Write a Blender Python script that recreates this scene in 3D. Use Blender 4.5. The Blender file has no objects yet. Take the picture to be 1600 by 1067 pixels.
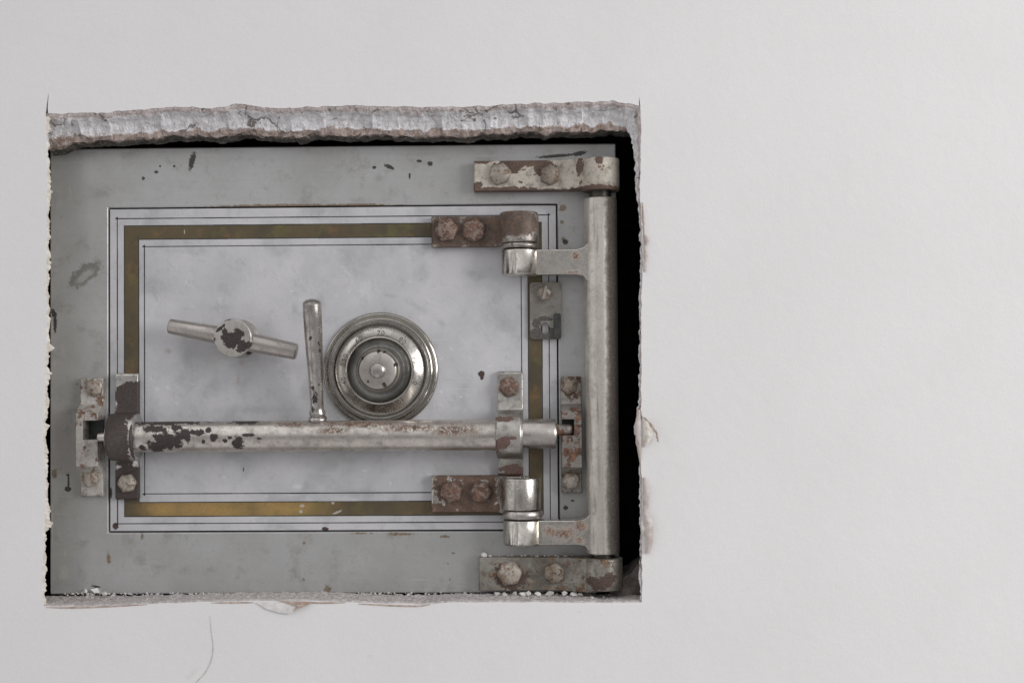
import bpy, bmesh, math, random
from mathutils import Vector, Matrix, noise
from mathutils.geometry import tessellate_polygon

# ---------------------------------------------------------------- units
# Lengths are laid out in half millimetres (u right, v up, w out of the wall).
K = 0.0005
D = 2222.0                      # camera distance
WF = -85.0                      # front face of the safe frame behind the wall face
random.seed(7)
SC = bpy.context.scene
COL = SC.collection

YAW, PITCH, ROLL = math.radians(1.18), math.radians(-1.169), math.radians(-0.383)
CAM = Vector((math.sin(YAW)*math.cos(PITCH), math.sin(PITCH), math.cos(YAW)*math.cos(PITCH)))*D
_f = -CAM.normalized()
_r = _f.cross(Vector((0, 1, 0))).normalized()
_u = _r.cross(_f)
CR = _r*math.cos(ROLL)+_u*math.sin(ROLL)
CU = -_r*math.sin(ROLL)+_u*math.cos(ROLL)

def at(px, py, w):
    """(u, v) of a measured spot lying at height w."""
    d = _f*D + CR*(px-800) + CU*(533.5-py)
    t = (w-CAM.z)/d.z
    p = CAM + d*t
    return p.x, p.y

def ah(px, py, h=0):            # height h above the safe frame
    return at(px, py, WF+h)

def au(px, py, h=0): return ah(px, py, h)[0]
def av(px, py, h=0): return ah(px, py, h)[1]

def P(u, v, w):
    return Vector((u*K, -w*K, v*K))

# ---------------------------------------------------------------- mesh helpers
def box(bm, u0, u1, v0, v1, w0, w1):
    vs = [bm.verts.new(P(u, v, w)) for w in (w0, w1) for v in (v0, v1) for u in (u0, u1)]
    for q in ((0, 2, 3, 1), (4, 5, 7, 6), (0, 1, 5, 4), (1, 3, 7, 5), (3, 2, 6, 7), (2, 0, 4, 6)):
        bm.faces.new([vs[i] for i in q])

def prism(bm, pts, axis, a0, a1):
    """extrude a closed outline; axis 'u' takes (v,w), 'v' takes (u,w), 'w' takes (u,v)"""
    def mk(p, a):
        if axis == 'u': return P(a, p[0], p[1])
        if axis == 'v': return P(p[0], a, p[1])
        return P(p[0], p[1], a)
    A = [bm.verts.new(mk(p, a0)) for p in pts]
    B = [bm.verts.new(mk(p, a1)) for p in pts]
    n = len(pts)
    fs = [bm.faces.new(A), bm.faces.new(B[::-1])]
    for i in range(n):
        j = (i+1) % n
        fs.append(bm.faces.new((A[i], B[i], B[j], A[j])))
    bmesh.ops.recalc_face_normals(bm, faces=fs)

def plate_hole(bm, outer, hole, w0, w1):
    """flat plate with one opening, outlines in (u,v)"""
    tri = tessellate_polygon([[Vector((p[0], p[1], 0)) for p in outer], [Vector((p[0], p[1], 0)) for p in hole]])
    allp = list(outer)+list(hole)
    fs = []
    A = [bm.verts.new(P(p[0], p[1], w1)) for p in allp]
    B = [bm.verts.new(P(p[0], p[1], w0)) for p in allp]
    for t in tri:
        try:
            fs.append(bm.faces.new([A[i] for i in t])); fs.append(bm.faces.new([B[i] for i in t[::-1]]))
        except ValueError:
            pass
    for off, n in ((0, len(outer)), (len(outer), len(hole))):
        for i in range(n):
            a, b = off+i, off+(i+1) % n
            fs.append(bm.faces.new((A[a], B[a], B[b], A[b])))
    bmesh.ops.recalc_face_normals(bm, faces=fs)

def lathe(bm, o, axis, prof, seg=48, caps=(True, True)):
    """turn profile [(radius, distance along axis)] about an axis through o (u,v,w)"""
    o = Vector(o); a = Vector(axis).normalized()
    t = Vector((0, 1, 0)) if abs(a.y) < 0.9 else Vector((1, 0, 0))
    x = t.cross(a).normalized(); y = a.cross(x)
    rings = []; fs = []
    for r, s in prof:
        if r <= 1e-6:
            q = o+a*s; rings.append([bm.verts.new(P(*q))]); continue
        ring = []
        for i in range(seg):
            th = 2*math.pi*i/seg
            q = o+a*s+(x*math.cos(th)+y*math.sin(th))*r
            ring.append(bm.verts.new(P(*q)))
        rings.append(ring)
    for A, B in zip(rings, rings[1:]):
        for i in range(seg):
            j = (i+1) % seg
            if len(A) == 1 and len(B) == 1: continue
            if len(A) == 1: fs.append(bm.faces.new((A[0], B[j], B[i])))
            elif len(B) == 1: fs.append(bm.faces.new((A[i], A[j], B[0])))
            else: fs.append(bm.faces.new((A[i], A[j], B[j], B[i])))
    for R, flip, on in ((rings[0], True, caps[0]), (rings[-1], False, caps[1])):
        if len(R) > 1 and on:
            fs.append(bm.faces.new(R[::-1] if flip else R))
    bmesh.ops.recalc_face_normals(bm, faces=fs)

def arc(cx, cy, r, a0, a1, n):
    return [(cx+r*math.cos(math.radians(a0+(a1-a0)*i/n)), cy+r*math.sin(math.radians(a0+(a1-a0)*i/n))) for i in range(n+1)]

def rrect(u0, u1, v0, v1, r, n=5):
    p = arc(u1-r, v1-r, r, 0, 90, n)+arc(u0+r, v1-r, r, 90, 180, n)+arc(u0+r, v0+r, r, 180, 270, n)+arc(u1-r, v0+r, r, 270, 360, n)
    return p

def make(name, bm, mat, parent=None, bevel=0.0, ang=35, seg=2):
    me = bpy.data.meshes.new(name)
    bm.to_mesh(me); bm.free()
    if not isinstance(mat, (list, tuple)): mat = [mat]
    for m in mat: me.materials.append(m)
    if ang:
        me.polygons.foreach_set('use_smooth', [True]*len(me.polygons))
        me.set_sharp_from_angle(angle=math.radians(ang))
    o = bpy.data.objects.new(name, me); COL.objects.link(o)
    if parent is not None: adopt(o, parent)
    if bevel:
        b = o.modifiers.new('soft_edges', 'BEVEL'); b.width = bevel*K; b.segments = seg
        b.limit_method = 'ANGLE'; b.angle_limit = math.radians(38); b.harden_normals = True
    return o

def wpos(o):
    m = Matrix.Translation(o.location)
    if o.parent: m = wpos(o.parent) @ o.matrix_parent_inverse @ m
    return m

def adopt(o, parent):
    o.parent = parent
    o.matrix_parent_inverse = wpos(parent).inverted()

def BM(): return bmesh.new()

# ---------------------------------------------------------------- material helpers
class T:
    def __init__(s, name):
        s.m = bpy.data.materials.new(name); s.m.use_nodes = True
        s.t = s.m.node_tree; s.t.nodes.clear()
        s.out = s.n('ShaderNodeOutputMaterial'); s.b = s.n('ShaderNodeBsdfPrincipled')
        s.l(s.b.outputs[0], s.out.inputs[0])
        g = s.n('ShaderNodeNewGeometry'); v = s.n('ShaderNodeVectorMath'); v.operation = 'SCALE'
        s.l(g.outputs['Position'], v.inputs[0]); v.inputs['Scale'].default_value = 1/K
        s.p = v.outputs[0]; s.geo = g
    def n(s, k): return s.t.nodes.new(k)
    def l(s, a, b): s.t.links.new(a, b)
    def put(s, sock, val):
        if hasattr(val, 'links') or isinstance(val, bpy.types.NodeSocket): s.l(val, sock)
        elif isinstance(val, tuple) and len(val) == 3 and sock.type == 'RGBA': sock.default_value = (*val, 1)
        else: sock.default_value = val
    def noise(s, scale, detail=6, rough=0.6, vec=None, stretch=None, off=0, dist=0):
        v = vec or s.p
        if stretch or off:
            mp = s.n('ShaderNodeMapping'); s.l(v, mp.inputs[0])
            if stretch: mp.inputs['Scale'].default_value = stretch
            mp.inputs['Location'].default_value = (off, off*.7, off*1.3); v = mp.outputs[0]
        q = s.n('ShaderNodeTexNoise'); s.l(v, q.inputs['Vector'])
        q.inputs['Scale'].default_value = scale; q.inputs['Detail'].default_value = detail
        q.inputs['Roughness'].default_value = rough; q.inputs['Distortion'].default_value = dist
        return q.outputs[0]
    def math(s, op, a, b=0.0, c=None, clamp=False):
        q = s.n('ShaderNodeMath'); q.operation = op; q.use_clamp = clamp
        s.put(q.inputs[0], a); s.put(q.inputs[1], b)
        if c is not None: s.put(q.inputs[2], c)
        return q.outputs[0]
    def step(s, x, lo, hi, a=0.0, b=1.0):
        q = s.n('ShaderNodeMapRange'); q.interpolation_type = 'SMOOTHSTEP'
        s.put(q.inputs[0], x); q.inputs[1].default_value = lo; q.inputs[2].default_value = hi
        q.inputs[3].default_value = a; q.inputs[4].default_value = b
        return q.outputs[0]
    def mix(s, f, a, b):
        q = s.n('ShaderNodeMix'); q.data_type = 'RGBA'
        s.put(q.inputs[0], f); s.put(q.inputs[6], a); s.put(q.inputs[7], b)
        return q.outputs[2]
    def blobs(s, items, scale=0.12, amp=0.9, soft=0.06, off=0):
        """ragged spots; items (u, v, ru, rv[, degrees])"""
        cur = None
        for it in items:
            mp = s.n('ShaderNodeMapping'); mp.vector_type = 'TEXTURE'; s.l(s.p, mp.inputs[0])
            mp.inputs['Location'].default_value = (it[0], 0, it[1])
            mp.inputs['Rotation'].default_value = (0, -math.radians(it[4]) if len(it) > 4 else 0, 0)
            mp.inputs['Scale'].default_value = (it[2], 1e7, it[3])
            le = s.n('ShaderNodeVectorMath'); le.operation = 'LENGTH'; s.l(mp.outputs[0], le.inputs[0])
            d = s.math('SUBTRACT', 1.0, le.outputs['Value'])
            cur = d if cur is None else s.math('MAXIMUM', cur, d)
        nz = s.noise(scale, 9, 0.72, off=off)
        e = s.math('MULTIPLY_ADD', s.math('SUBTRACT', nz, 0.5), amp*4.2, cur)
        return s.step(e, 0.0, soft)
    def bump(s, h, strength=0.3, dist=1.0, prev=None):
        q = s.n('ShaderNodeBump'); s.put(q.inputs['Height'], h)
        q.inputs['Strength'].default_value = strength; q.inputs['Distance'].default_value = dist*K
        if prev is not None: s.l(prev, q.inputs['Normal'])
        return q.outputs[0]
    def set(s, **k):
        for a, v in k.items(): s.put(s.b.inputs[a.replace('_', ' ')], v)
        return s

def ib(items, h=0):
    """blob list measured on the photograph -> (u, v, ru, rv[, deg]) at height h"""
    return [(*ah(i[0], i[1], h), i[2]*1.02, i[3]*1.02, *i[4:]) for i in items]

RUST_D, RUST_O = (0.075, 0.042, 0.031), (0.21, 0.115, 0.072)

def worn(name, base=(.60, .57, .535), metallic=1.0, rough=0.3, rust=0.66, rs=0.06, speck=0.70, dark=None,
         darkcol=(.035, .027, .025), damp=0.75, dscale=0.10, extra=None, grime=0.35, seed=0, rustcol=(RUST_D, RUST_O), bump=0.25, dsoft=.06, grimecol=(.16, .14, .12), streak=0, mottle=.5, darkrough=.55, rusty=0):
    t = T(name)
    big = t.noise(0.018, 4, .6, off=seed+11)
    fine = t.noise(0.35, 4, .7, off=seed+3)
    col = t.mix(t.step(big, .35, .7, 0, grime), base, grimecol)
    col = t.mix(t.step(fine, .45, .75, 0, .42), col, tuple(c*.5 for c in base))
    mid = t.noise(.07, 7, .72, off=seed+51)
    col = t.mix(t.step(mid, .47, .66, 0, mottle), col, tuple(c*.48 for c in grimecol))
    col = t.mix(t.step(mid, .44, .34, 0, mottle), col, tuple(min(1, c*1.22) for c in base))
    if streak: col = t.mix(t.step(t.noise(.10, 6, .7, stretch=(1, 1, .07), off=seed), .50, .68, 0, streak), col, grimecol)
    rm = t.step(t.noise(rs, 8, .68, off=seed), rust-.012, rust+.03)
    # scattered pin-prick rust in clusters
    clus = t.step(t.noise(0.02, 3, .5, off=seed+31), .42, .62)
    sp = t.math('MULTIPLY', t.step(t.noise(0.30, 5, .7, off=seed+7), speck-.03, speck+.02), clus)
    m = t.math('MAXIMUM', rm, sp)
    if extra: m = t.math('MAXIMUM', m, t.math('MULTIPLY', t.blobs(ib(*extra), .06, .5, .9, off=seed+5), t.step(t.noise(.22, 7, .75, off=seed+77), .43, .50)))
    rc = t.mix(t.step(t.noise(0.11, 6, .7, off=seed+2), .38, .66), *rustcol)
    col = t.mix(m, col, rc)
    met = t.math('MULTIPLY', t.math('SUBTRACT', 1.0, m), metallic)
    ro = t.math('ADD', t.step(mid, .38, .66, rough-.03, rough+.17), t.math('MULTIPLY', m, .35), clamp=True)
    hgt = t.math('MULTIPLY', m, .8)
    if dark:
        dm = t.blobs(ib(*dark), dscale, damp, dsoft, off=seed+9)
        dc = t.mix(t.step(fine, .4, .7), darkcol, tuple(c*1.9 for c in darkcol))
        dc = t.mix(t.step(mid, .42, .62, 0, rusty), dc, (.20, .125, .085))
        col = t.mix(dm, col, dc)
        met = t.math('MULTIPLY', met, t.math('SUBTRACT', 1.0, dm))
        ro = t.math('MULTIPLY_ADD', dm, t.math('SUBTRACT', darkrough, ro), ro)
        hgt = t.math('SUBTRACT', hgt, t.math('MULTIPLY', dm, 1.2))
    n = t.bump(hgt, bump, 1.0)
    n = t.bump(t.noise(0.16, 6, .65, off=seed), bump*.5, 1.2, n)
    t.set(Base_Color=col, Metallic=met, Roughness=ro, Normal=n)
    return t.m

# ---------------------------------------------------------------- materials
def m_wall():
    t = T('white_wall_paint')
    cloud = t.noise(0.004, 4, .55)
    col = t.mix(t.step(cloud, .3, .7), (.835, .82, .827), (.805, .79, .796))
    smu = t.blobs([(*at(*q[:2], 0), *q[2:]) for q in ((556, 1020, 3, 9, -18), (578, 1024, 6, 4, 20), (905, 955, 7, 3, -20), (300, 1052, 22, 8, 40))], .08, .4, 1.2)
    col = t.mix(t.math('MULTIPLY', smu, .22), col, (.55, .45, .43))
    pin = t.step(t.noise(.09, 3, .5, off=40), .73, .78)
    col = t.mix(t.math('MULTIPLY', pin, .10), col, (.62, .58, .57))
    grain = t.noise(0.42, 3, .65, off=3)
    col = t.mix(t.step(grain, .36, .64, 0, .32), col, (.725, .712, .717))
    col = t.mix(t.step(t.noise(.012, 6, .7, off=31), .52, .72, 0, .2), col, (.75, .735, .737))
    n = t.bump(t.noise(0.05, 4, .55), .22, 3.0)
    n = t.bump(t.noise(0.25, 5, .65), .20, 1.2, n)
    t.set(Base_Color=col, Roughness=.62, Normal=n)
    return t.m

def m_plaster(name='broken_plaster_mix'):
    """t runs from the painted edge (0) back into the cavity (1)"""
    t = T(name)
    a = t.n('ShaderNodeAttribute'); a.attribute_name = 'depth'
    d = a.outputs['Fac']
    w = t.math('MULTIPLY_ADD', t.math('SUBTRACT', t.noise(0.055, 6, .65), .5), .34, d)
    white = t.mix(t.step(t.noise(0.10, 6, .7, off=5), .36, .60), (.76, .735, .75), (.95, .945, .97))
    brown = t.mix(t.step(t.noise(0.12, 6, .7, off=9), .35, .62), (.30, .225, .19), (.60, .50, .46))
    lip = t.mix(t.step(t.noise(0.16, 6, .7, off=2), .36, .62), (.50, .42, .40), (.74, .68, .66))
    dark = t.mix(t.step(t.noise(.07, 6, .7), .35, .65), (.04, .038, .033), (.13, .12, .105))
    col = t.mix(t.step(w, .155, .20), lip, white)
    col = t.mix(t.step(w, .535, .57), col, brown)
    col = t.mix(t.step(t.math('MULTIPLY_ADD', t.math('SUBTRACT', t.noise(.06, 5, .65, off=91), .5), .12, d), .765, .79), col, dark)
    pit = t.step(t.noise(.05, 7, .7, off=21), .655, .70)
    col = t.mix(t.math('MULTIPLY', pit, .8), col, (.24, .165, .135))
    vo = t.n('ShaderNodeTexVoronoi'); vo.feature = 'DISTANCE_TO_EDGE'; vo.inputs['Scale'].default_value = .022
    wv = t.n('ShaderNodeVectorMath'); wv.operation = 'MULTIPLY_ADD'; wn = t.n('ShaderNodeTexNoise'); wn.inputs['Scale'].default_value = .06; wn.inputs['Detail'].default_value = 5
    t.l(t.p, wn.inputs['Vector']); t.l(wn.outputs['Color'], wv.inputs[0]); wv.inputs[1].default_value = (30, 30, 30); t.l(t.p, wv.inputs[2]); t.l(wv.outputs[0], vo.inputs['Vector'])
    ck = t.math('MULTIPLY', t.step(vo.outputs['Distance'], .045, .008), t.step(t.noise(.022, 4, .6, off=71), .54, .60))
    col = t.mix(t.math('MULTIPLY', ck, .8), col, (.17, .12, .10))
    gouge = t.noise(.07, 6, .62, stretch=(1, .6, .33), off=13, dist=1.2)
    col = t.mix(t.step(gouge, .58, .70, 0, .45), col, (.40, .33, .31))
    big = t.math('ADD', t.noise(.028, 3, .5, off=13), t.math('MULTIPLY', gouge, .8))
    n = t.bump(t.math('SUBTRACT', big, t.math('MULTIPLY', ck, .25)), .9, 16.0)
    n = t.bump(t.noise(.07, 8, .66), .55, 4.0, n)
    n = t.bump(t.noise(.35, 6, .75), .5, 1.2, n)
    t.set(Base_Color=col, Roughness=.9, Normal=n)
    return t.m

def m_simple(name, col, rough=.6, metallic=0.0, var=.25, scale=.08, bump=.2, col2=None):
    t = T(name)
    nz = t.noise(scale, 6, .65)
    c = t.mix(t.step(nz, .33, .67), col, col2 or tuple(x*(1-var) for x in col))
    t.set(Base_Color=c, Roughness=rough, Metallic=metallic, Normal=t.bump(nz, bump, 1.5))
    return t.m

def m_frame():
    t = T('weathered_grey_steel')
    cl = t.noise(.007, 5, .6)
    brush = t.noise(.02, 5, .7, stretch=(.25, 1, 9))
    col = t.mix(t.step(cl, .33, .68), (.545, .545, .548), (.43, .435, .428))
    col = t.mix(t.step(brush, .42, .7, 0, .22), col, (.44, .44, .43))
    col = t.mix(t.step(t.noise(.022, 7, .72, off=8), .50, .68, 0, .55), col, (.28, .285, .26))
    col = t.mix(t.step(t.noise(.035, 7, .72, off=19), .55, .70, 0, .35), col, (.50, .495, .485))
    col = t.mix(t.step(t.noise(.4, 4, .7, off=3), .52, .72, 0, .35), col, (.26, .26, .25))
    scr = t.noise(.05, 5, .7, stretch=(.12, 1, 3), off=23)
    col = t.mix(t.step(scr, .59, .66, 0, .4), col, (.54, .54, .52))
    spots = t.step(t.noise(.13, 7, .75, off=61), .655, .70)
    col = t.mix(t.math('MULTIPLY', spots, .55), col, (.20, .17, .13))
    # rust that seeps along the door gap, and scattered spots low down
    gap = t.blobs(ib(((455, 322, 150, 4), (560, 321, 60, 4), (620, 323, 25, 4), (880, 325, 7, 6), (878, 347, 4, 4), (880, 375, 5, 7), (120, 600, 2, 2))), .16, .55, .5)
    low = t.blobs(ib(((622, 834, 30, 3), (565, 833, 20, 2), (695, 838, 9, 3), (512, 920, 9, 8), (475, 905, 3, 3), (700, 880, 2, 2),
                      (708, 864, 3, 2), (222, 838, 4, 6), (475, 848, 3, 3), (170, 872, 4, 14), (85, 740, 6, 10), (703, 905, 2, 3), (880, 830, 3, 4))), .22, .6, .6, off=4)
    rc = t.mix(t.step(t.noise(.2, 5, .7), .4, .62), (.12, .075, .035), (.30, .19, .08))
    col = t.mix(t.math('MULTIPLY', t.math('MAXIMUM', gap, low), .75), col, rc)
    # dark chips
    chips = t.blobs(ib(((300, 252, 5.5, 17, -12), (608, 261, 9, 4, -25), (585, 262, 4, 3, 20), (244, 269, 4, 3), (250, 260, 2, 2), (272, 260, 2.2, 2.2),
                        (224, 279, 3, 3), (106, 742, 3, 2), (107, 752, 2, 14), (106, 764, 6, 5), (150, 916, 8, 2, -10), (84, 490, 5, 9, 20), (86, 505, 3, 16),
                        (672, 256, 5, 4), (655, 252, 5, 3), (870, 244, 36, 3, 4), (905, 240, 14, 4, 12), (640, 275, 2, 6), (884, 378, 5, 5), (884, 793, 4, 4), (895, 782, 3, 2))), .34, .5, .25, off=2)
    col = t.mix(t.math('MULTIPLY', chips, .9), col, (.035, .032, .028))
    # smeared oval stain
    ring_o = t.blobs(ib(((133, 428, 37, 17, 38),)), .10, .40, .35, off=6)
    ring_i = t.blobs(ib(((132, 432, 24, 8, 38),)), .10, .35, .6, off=6)
    st = t.math('MULTIPLY', ring_o, t.math('SUBTRACT', 1.0, t.math('MULTIPLY', ring_i, .75)))
    col = t.mix(t.math('MULTIPLY', st, .62), col, (.12, .115, .085))
    # scuffs down to bright metal / plaster dust
    sc = t.blobs(ib(((102, 865, 2.5, 9), (108, 825, 3, 3), (98, 545, 2, 14, 20), (330, 243, 22, 2), (345, 262, 3, 2), (420, 272, 4, 2), (100, 895, 10, 16), (540, 890, 4, 4), (655, 905, 18, 3), (85, 560, 1.2, 40), (110, 300, 1.2, 14, 10), (100, 555, 1.5, 12, 25), (82, 820, 2, 40), (640, 246, 60, 1.5), (760, 244, 40, 1.5), (96, 640, 2, 3), (430, 297, 3, 3), (520, 262, 3, 2))), .25, .5, .7, off=1)
    col = t.mix(t.math('MULTIPLY', sc, .55), col, (.58, .57, .54))
    n = t.bump(t.noise(.10, 6, .6), .12, 1.2)
    n = t.bump(brush, .03, 1.0, n)
    t.set(Base_Color=col, Metallic=.42, Roughness=t.step(cl, .3, .7, .30, .44), Normal=n)
    return t.m

def m_door():
    t = T('pale_grey_enamel')
    cl = t.noise(.008, 5, .62, off=3)
    col = t.mix(t.step(cl, .32, .68), (.625, .622, .645), (.505, .507, .522))
    sm = t.step(t.noise(.016, 5, .6, off=12), .52, .72)
    col = t.mix(t.math('MULTIPLY', sm, .5), col, (.34, .355, .37))
    col = t.mix(t.step(t.noise(.05, 8, .74, off=27), .53, .70, 0, .40), col, (.36, .365, .375))
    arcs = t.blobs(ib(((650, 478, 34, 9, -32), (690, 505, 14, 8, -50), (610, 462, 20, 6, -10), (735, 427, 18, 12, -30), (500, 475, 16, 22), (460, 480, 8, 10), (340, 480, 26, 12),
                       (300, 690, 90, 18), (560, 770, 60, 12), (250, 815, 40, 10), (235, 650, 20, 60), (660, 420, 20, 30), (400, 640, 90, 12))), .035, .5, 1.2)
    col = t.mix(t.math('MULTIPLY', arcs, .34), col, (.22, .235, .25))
    yel = t.blobs(ib(((378, 566, 8, 7), (372, 590, 6, 12), (262, 548, 8, 8))), .1, .6, 1.0)
    col = t.mix(t.math('MULTIPLY', yel, .45), col, (.33, .25, .19))
    fine = t.step(t.noise(.5, 3, .6), .56, .72, 0, .22)
    col = t.mix(fine, col, (.34, .335, .34))
    chip = t.blobs(ib(((752, 584, 6, 5), (753, 590, 3, 4), (508, 826, 6, 3), (180, 822, 5, 6), (173, 770, 2, 9), (380, 733, 1, 4))), .25, .3, .15)
    col = t.mix(chip, col, (.075, .045, .04))
    for sd, an, th_ in ((3, 24, .675), (9, -38, .685), (15, 80, .69)):
        mp = t.n('ShaderNodeMapping'); t.l(t.p, mp.inputs[0]); mp.inputs['Rotation'].default_value = (0, math.radians(an), 0); mp.inputs['Scale'].default_value = (.012, .01, .35); mp.inputs['Location'].default_value = (sd, 0, sd*2)
        sn_ = t.noise(1.0, 3, .6, vec=mp.outputs[0])
        col = t.mix(t.step(sn_, th_, th_+.03, 0, .32), col, (.74, .74, .75) if sd != 9 else (.33, .335, .35))
    tip = t.blobs(ib(((655, 608, 3, 5, 30), (690, 612, 5, 4), (735, 560, 2, 6, 30), (765, 572, 7, 2, 10), (245, 608, 5, 4), (262, 606, 6, 4, -30), (276, 630, 5, 3, -40), (465, 760, 11, 6), (415, 775, 3, 2),
                      (236, 592, 2, 7, 20), (270, 765, 3, 2), (500, 452, 3, 2), (470, 468, 4, 3), (525, 462, 4, 2), (545, 455, 3, 3), (560, 800, 8, 3, -60), (480, 800, 6, 2, 20), (690, 560, 6, 1.5, 35), (670, 470, 5, 2, -30), (705, 545, 2, 5, 20), (720, 620, 4, 3), (640, 440, 3, 2), (455, 455, 4, 3), (300, 600, 3, 2), (320, 625, 2, 3), (570, 735, 6, 2, 10), (610, 755, 3, 3), (350, 745, 5, 2, -15), (290, 440, 2, 4))), .3, .45, .8)
    col = t.mix(t.math('MULTIPLY', tip, .45), col, (.76, .76, .78))
    pits = t.step(t.noise(.16, 5, .7, off=81), .66, .69)
    col = t.mix(t.math('MULTIPLY', pits, .4), col, (.30, .29, .285))
    runs = t.noise(.045, 4, .55, off=17)
    n = t.bump(t.step(runs, .55, .75), .22, 2.5)
    n = t.bump(t.noise(.22, 4, .6), .08, 1.0, n)
    t.set(Base_Color=col, Roughness=t.step(cl, .3, .7, .40, .52), Normal=n)
    return t.m

def m_brass():
    t = T('tarnished_gold_paint')
    a = t.noise(.012, 4, .6, off=2)
    c = t.mix(t.step(a, .36, .62), (.095, .078, .05), (.135, .104, .058))
    low = t.blobs(ib(((330, 795, 150, 40), (440, 795, 110, 40), (255, 795, 60, 30))), .02, .2, 1.0)
    c = t.mix(t.math('MULTIPLY', low, .8), c, (.50, .325, .115))
    grn = t.step(t.noise(.03, 5, .6, off=44), .52, .66, 0, .40)
    c = t.mix(grn, c, (.17, .165, .055))
    rd = t.step(t.noise(.035, 5, .6, off=60),   .56, .70, 0, .35)
    c = t.mix(rd, c, (.33, .17, .07))
    c = t.mix(t.step(t.noise(.30, 5, .7), .5, .75, 0, .5), c, (.07, .055, .035))
    wc = t.blobs(ib(((472, 790, 4, 3), (470, 799, 3, 3), (520, 785, 3, 3), (527, 800, 9, 2, 20), (288, 362, 1, 4))), .3, .5, .3)
    c = t.mix(t.math('MULTIPLY', wc, .8), c, (.55, .53, .5))
    t.set(Base_Color=c, Roughness=.48, Metallic=.25, Normal=t.bump(t.noise(.3, 5, .7), .12, .8))
    return t.m

M = {}
M['wall'] = m_wall()
M['plaster'] = m_plaster()
M['dust'] = m_simple('grey_plaster_dust', (.60, .57, .56), .95, 0, .45, .16, .9, (.36, .33, .32))
M['crumb'] = m_simple('white_plaster_crumb', (.80, .78, .77), .9, 0, .2, .15, .6)
M['grit'] = m_simple('grey_white_grit', (.70, .67, .655), .9, 0, .35, .1, .6)
M['lip'] = m_simple('cream_plaster_lip', (.84, .81, .76), .9, 0, .2, .10, .9, (.62, .56, .48))
M['paper'] = m_simple('torn_wall_paper', (.66, .61, .59), .85, 0, .25, .06, .5, (.47, .40, .37))
M['paper_brown'] = m_simple('torn_brown_paper', (.36, .27, .22), .85, 0, .25, .08, .5, (.58, .50, .46))
M['cavity'] = m_simple('dark_masonry', (.07, .067, .063), .95, 0, .4, .03, .6)  # near-black masonry lining the cavity
M['crack'] = m_simple('dark_plaster_crack', (.50, .44, .42), .95, 0, .3, .1, .3)
M['frame'] = m_frame()
M['door'] = m_door()
M['brass'] = m_brass()
M['ink'] = m_simple('black_line_paint', (.028, .028, .032), .55, 0, .3, .3, .1)
M['body'] = m_simple('dark_safe_steel', (.05, .048, .045), .7, .3, .4, .05, .3)
M['hub'] = worn('chipped_nickel_hub', rough=.40, rust=.8, speck=.74, dark=(((362, 531, 17, 14), (378, 541, 9, 12), (372, 522, 9, 8), (352, 520, 5, 8, 40), (387, 538, 5, 5), (345, 512, 3, 9, -50), (356, 498, 9, 3, 20), (334, 530, 3, 3)), 58), damp=.6, dscale=.09, mottle=.25, base=(.66, .635, .60))
M['handle'] = worn('satin_nickel_handle', base=(.56, .52, .49), rough=.34, rust=.82, speck=.78, seed=4, grime=.2, mottle=.2)
M['lever'] = worn('polished_lever_nickel', base=(.60, .57, .545), rough=.24, rust=.74, speck=.68, seed=9, dark=(((488, 529, 2.5, 3), (500, 537, 2, 3), (501, 548, 2, 5), (488, 606, 2.5, 4), (490, 622, 4, 9), (497, 600, 1.5, 3), (486, 640, 2.5, 5)), 70), damp=.9, dscale=.2, grime=.3)
M['dial'] = worn('dull_dial_nickel', base=(.55, .53, .495), rough=.17, rust=.9, speck=.84, seed=14, grime=.3, bump=.09, mottle=.10)
M['dial_face'] = worn('engraved_dial_nickel', base=(.64, .615, .575), rough=.19, rust=.9, speck=.84, seed=24, grime=.12, bump=.07, mottle=.06)
M['dial_dark'] = worn('dark_dial_recess', base=(.38, .38, .365), rough=.32, rust=.9, speck=.9, seed=34, grime=.6, bump=.1, mottle=.2, grimecol=(.05, .05, .05))
M['knob'] = worn('pitted_knob_nickel', base=(.60, .565, .525), rough=.38, rust=.70, rs=.10, speck=.68, seed=54, grime=.3, mottle=.25, dark=(((591, 549, 2.5, 3), (600, 550, 2, 2), (617, 570, 2.5, 3), (601, 601, 3.5, 4, 30), (575, 596, 2, 2), (566, 560, 2, 3)), 44), damp=.5, dscale=.3)
M['bar'] = worn('chipped_bar_nickel', base=(.72, .675, .63), rough=.30, rust=.80, speck=.64, seed=3,
    dark=(((262, 688, 26, 15), (245, 697, 16, 10), (240, 671, 26, 6), (285, 680, 16, 10), (306, 676, 12, 5), (326, 672, 5, 4), (334, 684, 8, 7), (352, 688, 4, 3), (318, 690, 3, 3), (372, 692, 10, 12), (388, 680, 12, 3), (405, 685, 5, 2), (360, 684, 4, 3), (255, 659, 70, 6), (378, 659, 26, 5), (222, 700, 6, 5), (275, 668, 10, 6)), 60), damp=.75, dscale=.10, mottle=.3, dsoft=.2,
    extra=(((715, 672, 60, 14), (560, 663, 110, 8), (455, 663, 50, 6), (640, 668, 70, 10), (520, 672, 40, 8)), 60), rustcol=((.10, .060, .040), (.22, .125, .075)))
M['bar_end'] = worn('clean_bar_end_nickel', base=(.60, .565, .535), rough=.30, rust=.82, speck=.76, seed=40, mottle=.25)
M['bracket_black'] = worn('black_enamelled_bracket', base=(.66, .64, .61), rough=.28, rust=.80, speck=.75, seed=5,
    dark=(((186, 690, 24, 46), (183, 660, 20, 30), (198, 620, 30, 26), (205, 640, 8, 16), (192, 765, 30, 40), (212, 690, 3, 30)), 40), damp=.28, dscale=.12, darkcol=(.044, .034, .031), rusty=.06)
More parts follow.
